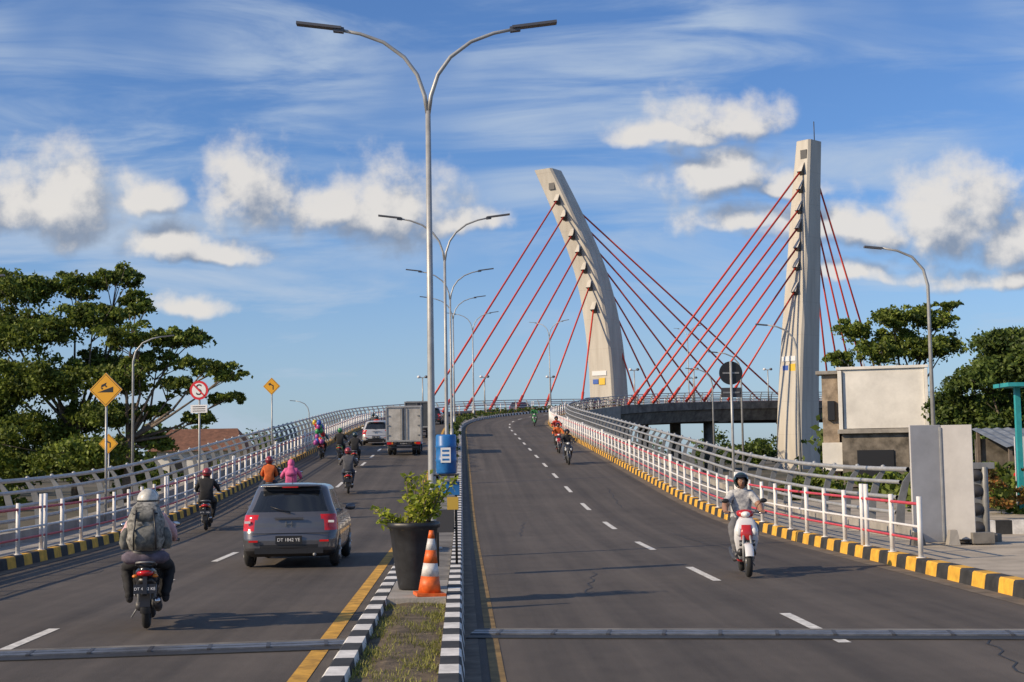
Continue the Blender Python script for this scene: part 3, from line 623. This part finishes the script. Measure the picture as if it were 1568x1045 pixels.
# ------------------------------------------------------------------ scooter
def scooter(T,c1,c2,detail=True,front_light=False,plate='DT 4182 KE'):
    b=B(); R_=.25
    for y in (0,1.25):
        b.torus((0,y,R_+.02),R_-.04,.055,rubber,30,10,.95); b.torus((0,y,R_+.02),R_-.09,.014,chrome if detail else steel,24,6,1.8)
        b.cyl((-.05,y,R_+.02),(.05,y,R_+.02),.045,steel,12)
        for k in range(5):
            a=2*math.pi*k/5; b.tube([(0,y,R_+.02),(0,y+math.cos(a)*(R_-.09),R_+.02+math.sin(a)*(R_-.09))],[.018,.014],steel,6)
    for sx in (-.075,.075): b.tube([(sx,1.25,.27),(sx*.9,1.15,.55),(sx*.5,1.0,.85)],[.022,.022,.022],steel,8); b.tube([(sx*1.1,0,.27),(sx*1.4,-.05,.6)],[.028,.022],steel,8)
    b.torus((0,1.25,.27),.275,.03,c1,16,8,2.4,R(20),R(165)); b.torus((0,0,.27),.275,.03,black,14,8,2.2,R(70),R(190))
    b.eloft([(-.05,-.08,.28,.05,.05),(.1,-.08,.3,.07,.09),(.4,-.05,.32,.09,.1),(.5,0,.34,.06,.06)],dark,12); b.tube([(.12,.45,.25),(.13,.2,.24),(.14,-.1,.3),(.15,-.36,.38)],[.025,.05,.058,.045],dark,12); b.tube([(.15,-.36,.38),(.15,-.385,.388)],[.04,.025],chrome,12)
    b.box((.145,-.12,.33),(.02,.26,.07),steel,Matrix.Rotation(R(-12),3,'X'))
    b.eloft([(-.42,0,.76,.03,.03),(-.34,0,.73,.1,.06),(-.18,0,.68,.135,.11),(.05,0,.61,.15,.15),(.28,0,.55,.155,.17),(.42,0,.48,.13,.14),(.47,0,.44,.1,.1)],c1,18)
    b.eloft([(-.3,0,.62,.08,.04),(-.1,0,.57,.12,.07),(.2,0,.48,.14,.09),(.4,0,.4,.12,.08)],black,14)
    b.eloft([(-.36,0,.80,.06,.03),(-.28,0,.82,.115,.045),(-.05,0,.81,.13,.05),(.15,0,.77,.135,.05),(.38,0,.76,.1,.045),(.46,0,.73,.05,.03)],black,16)
    b.tube([(-.12,-.15,.8),(-.11,-.35,.84),(-.05,-.44,.85),(.05,-.44,.85),(.11,-.35,.84),(.12,-.15,.8)],[.013]*6,steel,8)
    b.box((0,.64,.30),(.28,.46,.05),black); b.eloft([(.45,0,.27,.12,.05),(.62,0,.25,.14,.045),(.82,0,.28,.12,.05)],c2,12)
    b.eloft([(.28,0,.86,.12,.05),(.45,0,.93,.17,.06),(.62,0,.98,.205,.075),(.78,0,.99,.20,.08),(.92,0,.95,.15,.07),(.99,0,.92,.1,.05)],c1,20,'z')
    b.eloft([(.42,0,1.0,.06,.03),(.55,0,1.055,.085,.03),(.72,0,1.08,.10,.03),(.86,0,1.04,.08,.03)],c2,14,'z')
    b.eloft([(.40,0,1.03,.04,.025),(.50,0,1.07,.055,.025),(.60,0,1.095,.05,.02)],black,12,'z')
    for sx in (-1,1): b.ell((sx*.125,1.055,.74),(.05,.03,.07),headl if front_light else oran,10,8); b.ell((sx*.10,1.0,.40),(.06,.05,.07),black,10,8)
    b.eloft([(.74,0,1.05,.06,.03),(.82,0,1.05,.15,.06),(.92,0,1.04,.14,.07),(.98,0,1.03,.09,.055)],c2 if front_light else c1,16)
    b.ell((0,.965,1.03),(.085,.045,.055),headl,14,10)
    if front_light: b.ell((0,1.0,1.03),(.045,.02,.035),M('lit_headlamp',(.9,.9,.85),.2),10,8)
    b.tube([(-.36,.78,1.05),(-.18,.82,1.06),(.18,.82,1.06),(.36,.78,1.05)],[.014]*4,steel,8)
    for sx in (-1,1):
        b.tube([(sx*.24,.81,1.055),(sx*.37,.79,1.05)],[.019,.019],rubber,8); b.tube([(sx*.24,.86,1.05),(sx*.36,.86,1.04)],[.006,.006],chrome,6)
        b.tube([(sx*.18,.84,1.07),(sx*.22,.84,1.18),(sx*.29,.82,1.24)],[.007]*3,black,6); b.ell((sx*.32,.82,1.255),(.065,.018,.04),black,12,8); b.ell((sx*.32,.808,1.255),(.055,.01,.033),chrome,12,8)
    b.eloft([(-.45,0,.72,.03,.02),(-.42,0,.715,.085,.035),(-.34,0,.71,.11,.04)],redlens,12)
    for sx in (-1,1): b.ell((sx*.12,-.38,.68),(.035,.04,.022),oran,8,6)
    rp=Matrix.Rotation(R(-18),3,'X')
    b.box((0,-.40,.57),(.05,.1,.24),black,rp); b.box((0,-.45,.53),(.27,.008,.115),black,rp)
    if detail:
        textmesh(b,plate,.050,Matrix.Translation((0,-.458,.53))@rp.to_4x4()@TXT_BACK,sign_w)
        b.box((0,1.12,.56),(.26,.008,.10),black); 
        textmesh(b,plate,.050,Matrix.Translation((0,1.128,.56))@Matrix.Rotation(R(180),4,'Z')@TXT_BACK,sign_w)
    b.box((0,-.34,.38),(.12,.02,.16),black,rp)
    b.tube([(-.09,.3,.3),(-.2,.25,.12)],[.01,.01],steel,6)
    return b.done('motor_scooter',T)
def place(X,Y,yaw=0,oncoming=False,sc=.94):
    s=near_s(X,Y); z=float(np.interp(s,SS,ZZ)); pit=math.atan(float(slope(s))); h=-theta(s)+yaw
    T=Matrix.Translation((X,Y,z+.005))@Matrix.Rotation(h,4,'Z')@Matrix.Rotation(pit,4,'X')
    if oncoming: T=T@Matrix.Rotation(math.pi,4,'Z')@Matrix.Scale(sc,4)@Matrix.Translation((0,-1.25,0))
    else: T=T@Matrix.Scale(sc,4)
    return T
def C(n,c,r=.85,v=.18,s=6): return M('cloth_'+n,c,r,var=v,vscale=s,bump=.3,bscale=14)
pk_w=M('paint_white',(.65,.65,.66),.25,coat=.6); pk_r=M('paint_red',(.45,.02,.02),.25,coat=.6); pk_k=M('paint_black',(.02,.02,.022),.25,coat=.6); pk_g=M('paint_green',(.03,.2,.05),.3,coat=.5)
hw=M('helmet_white',(.58,.56,.50),.35,coat=.4,var=.25,vscale=14); hk=M('helmet_black',(.02,.045,.05),.2,coat=.6); hr=M('helmet_red',(.28,.03,.04),.3,coat=.5); hg=M('helmet_green',(.03,.22,.06),.3,coat=.5)
camo=M('pack_fabric',(.05,.05,.048),.9,vscale=15,bump=.6,bscale=12,col2=(.42,.41,.37))
jeans=C('jeans',(.04,.05,.08)); khaki=C('khaki',(.46,.36,.32)); kb=C('black',(.02,.02,.022)); pink=C('pink',(.65,.12,.28)); wht=M('cloth_patterned_white',(.22,.23,.26),.85,vscale=16,col2=(.66,.65,.62)); red=C('red',(.5,.05,.03)); grey=C('grey',(.10,.10,.11)); lpink=C('pale_pink',(.55,.36,.38)); orange=C('orange',(.6,.13,.03)); teal=C('teal',(.05,.2,.25)); green=C('green',(.03,.17,.05)); pgrey=C('greyjeans',(.14,.14,.15))
T=place(-4.2,16.6,.16,sc=.92); scooter(T,pk_k,pk_r); person('motorcyclist',T,lpink,kb,hk,dy=.10,fingers=True); person('pillion_passenger',T,khaki,kb,hw,'pass',dy=-.20,backpack=camo)
T=place(-8.0,37.7,.1); scooter(T,pk_k,dark); person('motorcyclist',T,kb,kb,hr)
T=place(-6.75,44,.1); scooter(T,pk_g,dark,False); person('motorcyclist',T,pink,jeans,None,hijab=pink)
T=place(-7.75,46,.1); scooter(T,pk_k,dark,False); person('motorcyclist',T,kb,jeans,hr); person('pillion_passenger',T,orange,jeans,hr,'pass',dy=-.25)
T=place(-5.8,51,.08); scooter(T,pk_k,pk_r,False); person('motorcyclist',T,grey,jeans,hr)
T=place(-8.6,72); scooter(T,pk_g,dark,False); person('motorcyclist',T,kb,kb,hg)
T=place(-9.8,74); scooter(T,pk_r,dark,False); person('motorcyclist',T,teal,kb,hk)
b=B(); cols=[M('balloon%d'%i,c,.3) for i,c in enumerate([(.5,.03,.04),(.04,.1,.45),(.6,.4,.03),(.4,.08,.3),(.05,.3,.1)])]
for i in range(26):
    a=random.uniform(0,6.28); b.ell((math.cos(a)*random.uniform(0,.35),-.4+random.uniform(-.3,.2),random.uniform(.9,2.0)),(.13,.13,.16),cols[i%5],10,8)
b.done('balloon_bunch',T)
T=place(-7.2,66); scooter(T,pk_k,dark,False); person('motorcyclist',T,kb,kb,hk)
T=place(-9.9,103); scooter(T,pk_k,dark,False); person('motorcyclist',T,grey,kb,hk)
T=place(-9.0,96); scooter(T,pk_r,dark,False); person('motorcyclist',T,red,kb,hk)
T=place(3.58,22.1,-.10,True,.92); scooter(T,pk_w,pk_r,True,True,'DT 2917 GF'); person('motorcyclist',T,wht,pgrey,hk,fingers=True,sleeve=skin_m)
T=place(2.6,66,0,True); scooter(T,pk_k,dark,False,True); person('motorcyclist',T,kb,jeans,hk)
T=place(2.5,76,0,True); scooter(T,pk_k,pk_r,False,True); person('motorcyclist',T,orange,kb,hr); 
T=place(2.8,88,0,True); scooter(T,pk_k,dark,False,True); person('motorcyclist',T,red,kb,hk)
T=place(1.9,118,0,True); scooter(T,pk_g,dark,False,True); person('motorcyclist',T,green,kb,hg)
# ------------------------------------------------------------------ cars
def slicebody(b,zs,yr,yf,w,levels,rad,matf,bulge=.07,nside=34,nend=26,nc=7):
    Z=np.linspace(zs[0],zs[-1],levels); rings=[]
    for z in Z:
        a=np.interp(z,zs,yr);c=np.interp(z,zs,yf);ww=np.interp(z,zs,w); r=min(rad,ww*.45); pts=[]
        def arc(cx,cy,a0): 
            for k in range(nc): 
                q=a0+math.pi/2*k/(nc-1); pts.append([cx+r*math.cos(q),cy+r*math.sin(q)])
        for k in range(1,nend): pts.append([-ww+r+(2*ww-2*r)*k/nend,a])
        arc(ww-r,a+r,-math.pi/2)
        for k in range(1,nside): pts.append([ww,a+r+(c-a-2*r)*k/nside])
        arc(ww-r,c-r,0)
        for k in range(1,nend): pts.append([ww-r-(2*ww-2*r)*k/nend,c])
        arc(-ww+r,c-r,math.pi/2)
        for k in range(1,nside): pts.append([-ww,c-r-(c-a-2*r)*k/nside])
        arc(-ww+r,a+r,math.pi)
        ym=(a+c)/2
        out=[]
        for x,y in pts:
            if y<ym: y+=bulge*(x/ww)**2*max(0,1-(y-a)/(.4))
            else: y-=bulge*2*(x/ww)**2*max(0,1-(c-y)/(.6))
            out.append((x,y,z))
        rings.append(out)
    n=len(rings[0]); vs=[p for r in rings for p in r]; fs=[];mt=[]
    for i in range(levels-1):
        for j in range(n):
            k=(j+1)%n; f=(i*n+j,i*n+k,(i+1)*n+k,(i+1)*n+j); fs.append(f)
            c=np.mean([vs[q] for q in f],axis=0); zz=c[2]
            mt.append(matf(c,np.interp(zz,zs,yr),np.interp(zz,zs,yf),np.interp(zz,zs,w)))
    fs.append(tuple(range(n))[::-1]); mt.append(black); fs.append(tuple((levels-1)*n+j for j in range(n))); mt.append(matf((0,(yr[-1]+yf[-1])/2,zs[-1]),yr[-1],yf[-1],w[-1]))
    b.add(vs,fs,mt,True)
def wheel(b,x,y,r,w):
    sg=1 if x>0 else -1
    b.torus((x-sg*w/2,y,r),r-w*.32,w*.34,rubber,28,10,1.5); b.cyl((x-sg*w*.9,y,r),(x-sg*w*.1,y,r),r*.66,steel,24)
    for k in range(5):
        a=2*math.pi*k/5; b.tube([(x-sg*.01,y,r),(x-sg*.01,y+math.cos(a)*r*.62,r+math.sin(a)*r*.62)],[.03,.035],galv,6)
def car(T,paint,plate='DT 1842 YE',detail=True,name='hatchback_car'):
    b=B()
    zs=[.20,.26,.35,.5,.62,.70,.80,.9,.95,1.1,1.25,1.38,1.43,1.465,1.48]
    yr=[.12,.05,0,0,.03,.06,.07,.09,.12,.21,.30,.38,.42,.6,.9]
    yf=[3.45,3.52,3.58,3.6,3.58,3.55,3.35,2.95,2.8,2.5,2.22,1.98,1.85,1.65,1.4]
    w=[.74,.79,.82,.835,.84,.838,.83,.815,.80,.735,.685,.64,.60,.48,.25]
    def mf(c,a,f,ww):
        x,y,z=c; ax=abs(x)
        rear=y<a+.1; side=ax>ww-.06
        for wy in (.62,2.95):
            if ax>ww-.2 and (y-wy)**2+(z-.29)**2<.335**2: return black
        if z<.30: return black
        if z<.42 and rear and ax<.5: return black
        if .985<z<1.36:
            if rear and ax<ww-.11 and z<1.34: return glassd
            if side and a+.38<y<f-.3 and not (abs(y-1.52)<.04) and not (abs(y-.78)<.03): return glassd
            if y>f-.12 and ax<ww-.1: return glassd
        if .66<z<.93 and ax>.56+(.93-z)*.25 and y<.42-(z-.66)*.3: return redlens
        if .58<z<.78 and ax>.5 and y>f-.35: return headl
        return paint
    slicebody(b,zs,yr,yf,w,60,.22,mf)
    for sx in (-1,1):
        for wy in (.62,2.95): wheel(b,sx*.84,wy,.29,.17)
        b.eloft([(1.98,sx*.86,1.0,.02,.02),(2.04,sx*.93,1.0,.09,.065),(2.12,sx*.93,1.0,.08,.06),(2.18,sx*.92,1.0,.04,.03)],paint,12)
        b.box((sx*.88,2.05,.97),(.12,.04,.03),black); b.box((sx*.62,-.005,.48),(.16,.03,.035),redlens); b.box((sx*.845,1.1,.83),(.02,.13,.025),chrome); b.box((sx*.845,1.9,.83),(.02,.13,.025),chrome)
        b.box((sx*.735,.105,.81),(.10,.03,.04),whitep)
    b.eloft([(.26,0,1.43,.55,.012),(.33,0,1.44,.58,.025),(.5,0,1.455,.55,.022)],paint,16); b.box((0,.255,1.415),(.28,.02,.02),redlens)
    b.box((0,-.01,.50),(.46,.025,.14),black); textmesh(b,plate,.08,Matrix.Translation((0,-.025,.50))@TXT_BACK,sign_w)
    b.box((0,.04,.875),(.5,.03,.03),paint)
    b.box((0,.052,.775),(.11,.02,.016),chrome); b.box((-.05,.052,.775),(.018,.02,.085),chrome); b.box((.05,.052,.775),(.018,.02,.085),chrome)
    b.tube([(.02,.09,.98),(-.16,.13,1.02),(-.34,.165,1.08)],[.014,.009,.006],black,6)
    b.tube([(0,.65,1.47),(0,.5,1.66)],[.006,.003],black,6); b.box((0,.03,.31),(1.2,.05,.1),black); b.cyl((.45,.0,.24),(.45,.15,.24),.03,steel,10)
    b.box((0,.02,.615),(1.45,.012,.008),black)
    return b.done(name,T)
car(place(-3.94,25.4,0,sc=1),M('paint_gunmetal',(.11,.11,.122),.28,metal=.45,coat=.7,var=.08,vscale=1.5))
car(place(-8.3,88,0,sc=1),M('paint_silver',(.5,.5,.5),.3,metal=.3,coat=.6)); car(place(.2,186,-.0,sc=1),M('paint_dkblue',(.03,.035,.06),.3,coat=.6)); car(place(-7,126,0,sc=1),pk_k); car(place(9,160,0,True,1),pk_k)
def truck(T,boxm,h=1.75,L=3.0,w=1.78):
    b=B(); z0=.75
    b.box((0,L/2,z0+h/2),(w,L,h),boxm); fr=galv
    for sx in (-1,1):
        b.box((sx*(w/2),-.0,z0+h/2),(.07,.07,h+.04),fr); b.box((sx*.02,-.02,z0+h/2),(.02,.03,h-.1),dark)
        for zz in (.3,.8,1.3): b.box((sx*(w/2-.1),-.02,z0+zz),(.14,.03,.05),steel)
        b.box((sx*.14,-.04,z0+h/2),(.025,.03,h-.12),steel)
        for yy in np.arange(.5,L,.5): b.box((sx*(w/2+.012),yy,z0+h/2),(.03,.05,h),fr)
        b.box((sx*(w/2-.14),-.03,z0-.12),(.22,.06,.12),redlens); b.box((sx*(w/2-.3),-.03,z0-.12),(.08,.06,.1),oran)
        for wy in (.75,L+.9): 
            wheel(b,sx*(w/2-.04),wy,.36,.2)
        wheel(b,sx*(w/2-.28),.75,.36,.2); b.box((sx*.4,L/2,z0-.12),(.1,L+1.5,.14),black); b.box((sx*.62,.2,.42),(.34,.02,.3),black)
    b.box((0,0,z0+h),(w+.06,.08,.07),fr); b.box((0,0,z0),(w+.06,.08,.08),fr); b.box((0,-.02,z0-.14),(w-.1,.04,.16),dark); b.box((0,.1,.42),(w-.2,.08,.1),dark); b.box((0,-.045,z0-.14),(.42,.01,.13),black); textmesh(b,'DT 8203 AC',.07,Matrix.Translation((0,-.055,z0-.14))@TXT_BACK,sign_w)
    cz=[.45,.6,1.1,1.25,1.9,2.02]
    slicebody(b,cz,[L+.1]*6,[L+1.7,L+1.75,L+1.72,L+1.68,L+1.35,L+1.2],[w/2-.02]*3+[w/2-.04,w/2-.12,w/2-.2],24,.12,lambda c,a,f,ww: glassd if (1.2<c[2]<1.8 and (c[1]>f-.08 or (abs(c[0])>ww-.04 and a+.2<c[1]<f-.2))) else pk_w)
    return b.done('box_truck',T,bevel=.008)
truck(place(-5.7,76,sc=1.02),M('box_offwhite',(.48,.46,.42),.6,var=.25,vscale=2)); truck(place(-6.3,98,sc=1),M('box_dark',(.07,.08,.09),.6,var=.2),1.7,3.6,1.9)
# ------------------------------------------------------------------ world
sun_el=28; az=24; c=math.cos(R(sun_el)); Ld=Vector((math.cos(R(az))*c,math.sin(R(az))*c,-math.sin(R(sun_el))))
sd=bpy.data.lights.new('sun','SUN'); sd.energy=5.0; sd.angle=R(.5); sd.color=(1,.80,.55); so=bpy.data.objects.new('sun',sd); so.rotation_euler=Ld.to_track_quat('-Z','Y').to_euler(); scene.collection.objects.link(so)
W=bpy.data.worlds.new('World'); scene.world=W; W.use_nodes=True; nt=W.node_tree; nt.nodes.clear(); L=nt.links
def mk(nt):
    def N(t,**k):
        n=nt.nodes.new(t)
        for a,v in k.items(): setattr(n,a,v)
        return n
    def set_(n,i,v):
        if v is None: return
        if hasattr(v,'links') and hasattr(v,'node'): nt.links.new(v,n.inputs[i])
        else: n.inputs[i].default_value=v
    def mt(op,a,b=None,c=None,clamp=False):
        n=N('ShaderNodeMath',operation=op,use_clamp=clamp); set_(n,0,a);set_(n,1,b);set_(n,2,c); return n.outputs[0]
    def vm(op,a,b=None,c=None):
        n=N('ShaderNodeVectorMath',operation=op); set_(n,0,a);set_(n,1,b);set_(n,2,c); return n.outputs['Value'] if op in('LENGTH','DOT_PRODUCT') else n.outputs[0]
    return N,set_,mt,vm
g=bpy.data.node_groups.new('cloud_density','ShaderNodeTree'); g.interface.new_socket('UV',in_out='INPUT',socket_type='NodeSocketVector'); g.interface.new_socket('D',in_out='OUTPUT',socket_type='NodeSocketFloat')
N,set_,mt,vm=mk(g); gi=N('NodeGroupInput'); go=N('NodeGroupOutput'); uv=gi.outputs[0]
n1=N('ShaderNodeTexNoise'); n1.inputs['Scale'].default_value=16; n1.inputs['Detail'].default_value=4; n1.inputs['Roughness'].default_value=.55; g.links.new(uv,n1.inputs['Vector'])
wv=vm('MULTIPLY',vm('SUBTRACT',n1.outputs['Color'],(.5,.5,.5)),(.07,.035,0)); uw=vm('ADD',uv,wv)
blobs=[(-.325,.195,.085,.042),(-.385,.188,.07,.038),(-.253,.192,.036,.022),(-.243,.158,.038,.019),(-.205,.150,.05,.012),(-.185,.195,.048,.036),(-.125,.186,.055,.030),(-.085,.182,.070,.040),(-.035,.168,.040,.018),
 (.15,.242,.058,.022),(.11,.230,.05,.014),(.145,.203,.044,.030),(.20,.19,.035,.012),(.235,.160,.08,.020),(.31,.172,.070,.042),(.38,.160,.07,.038),(.165,.165,.05,.014),(-.225,.112,.045,.011),(.24,.128,.06,.010),(.36,.122,.06,.012),(.44,.19,.06,.03),(-.5,.2,.08,.04),(.55,.16,.09,.04)]
cur=None
for (u,v,w_,h_) in blobs:
    q=vm('MULTIPLY',vm('SUBTRACT',uw,(u,v-h_*.35,0)),(1/w_,1/(h_*1.25),0)); a=vm('ABSOLUTE',q); r=vm('LENGTH',vm('MULTIPLY_ADD',q,(0,-.5,0),vm('MULTIPLY',a,(1,1.5,0))))
    m=mt('SUBTRACT',1.,r); cur=m if cur is None else mt('MAXIMUM',cur,m)
cur=mt('MAXIMUM',cur,-1.)
n2=N('ShaderNodeTexNoise'); n2.inputs['Scale'].default_value=28; n2.inputs['Detail'].default_value=9; n2.inputs['Roughness'].default_value=.58; g.links.new(uv,n2.inputs['Vector'])
g.links.new(mt('ADD',cur,mt('MULTIPLY',mt('SUBTRACT',n2.outputs['Fac'],.52),1.7)),go.inputs[0])
N,set_,mt,vm=mk(nt)
tc=N('ShaderNodeTexCoord'); sp=N('ShaderNodeSeparateXYZ'); L.new(tc.outputs['Generated'],sp.inputs[0])
yy=mt('MAXIMUM',mt('ABSOLUTE',sp.outputs[1]),.15); cb=N('ShaderNodeCombineXYZ'); L.new(mt('DIVIDE',sp.outputs[0],yy),cb.inputs[0]); L.new(mt('DIVIDE',sp.outputs[2],yy),cb.inputs[1]); UV=cb.outputs[0]
def dens(v):
    n=N('ShaderNodeGroup'); n.node_tree=g; L.new(v,n.inputs[0]); return n.outputs[0]
d0=dens(UV); d1=dens(vm('ADD',UV,(-.012,.018,0)))
def mr(v,a,b_,c_=0.,d_=1.,smooth=True):
    n=N('ShaderNodeMapRange'); n.interpolation_type='SMOOTHSTEP' if smooth else 'LINEAR'; set_(n,'Value',v); n.inputs['From Min'].default_value=a;n.inputs['From Max'].default_value=b_;n.inputs['To Min'].default_value=c_;n.inputs['To Max'].default_value=d_; return n.outputs[0]
cov=mr(d0,-.15,.62); sh=mr(mt('SUBTRACT',d0,d1),-.42,.42)
mixc=N('ShaderNodeMix',data_type='RGBA'); L.new(sh,mixc.inputs[0]); mixc.inputs[6].default_value=(.27,.33,.44,1); mixc.inputs[7].default_value=(.88,.84,.79,1)
mp=N('ShaderNodeMapping'); mp.inputs['Rotation'].default_value=(0,0,R(10)); mp.inputs['Scale'].default_value=(2.2,13,1); L.new(UV,mp.inputs[0])
n3=N('ShaderNodeTexNoise'); n3.inputs['Scale'].default_value=1.7; n3.inputs['Detail'].default_value=9; n3.inputs['Roughness'].default_value=.58; n3.inputs['Distortion'].default_value=.6; L.new(mp.outputs[0],n3.inputs[0])
n4=N('ShaderNodeTexNoise'); n4.inputs['Scale'].default_value=4; n4.inputs['Detail'].default_value=3; L.new(UV,n4.inputs[0])
cir=mt('MULTIPLY',mr(n3.outputs['Fac'],.38,.68),mr(n4.outputs['Fac'],.30,.58)); cir=mt('MULTIPLY',cir,.85)
haze=mr(sp.outputs[2],.0,.20,.42,.0); cir=mt('MAXIMUM',cir,haze)
sky=N('ShaderNodeTexSky'); sky.sky_type='NISHITA'; sky.sun_disc=False; sky.sun_elevation=R(sun_el); sky.sun_rotation=R(270-az); sky.air_density=1.0; sky.dust_density=.5; sky.ozone_density=2.5
hs=vm('MULTIPLY',sky.outputs[0],(.72,.98,1.38))
bg=N('ShaderNodeBackground'); L.new(hs,bg.inputs[0]); bg.inputs[1].default_value=.095
bg2=N('ShaderNodeBackground'); bg2.inputs[0].default_value=(.48,.58,.72,1); bg2.inputs[1].default_value=1.
bg3=N('ShaderNodeBackground'); L.new(mixc.outputs[2],bg3.inputs[0]); bg3.inputs[1].default_value=.9
m1=N('ShaderNodeMixShader'); L.new(cir,m1.inputs[0]); L.new(bg.outputs[0],m1.inputs[1]); L.new(bg2.outputs[0],m1.inputs[2])
m2=N('ShaderNodeMixShader'); L.new(mt('MULTIPLY',cov,.92),m2.inputs[0]); L.new(m1.outputs[0],m2.inputs[1]); L.new(bg3.outputs[0],m2.inputs[2])
out=N('ShaderNodeOutputWorld'); L.new(m2.outputs[0],out.inputs[0])
try: W.cycles.sampling_method='MANUAL'; W.cycles.sample_map_resolution=512
except Exception: pass
cd=bpy.data.cameras.new('camera'); cd.lens=50.5; cd.sensor_width=36; cd.clip_end=6000; cd.clip_start=.1
cam=bpy.data.objects.new('camera',cd); cam.location=(0,0,1.9); cam.rotation_euler=(R(94.6),R(.9),0); scene.collection.objects.link(cam); scene.camera=cam
scene.view_settings.view_transform='Standard'; scene.view_settings.look='None'; scene.view_settings.exposure=0
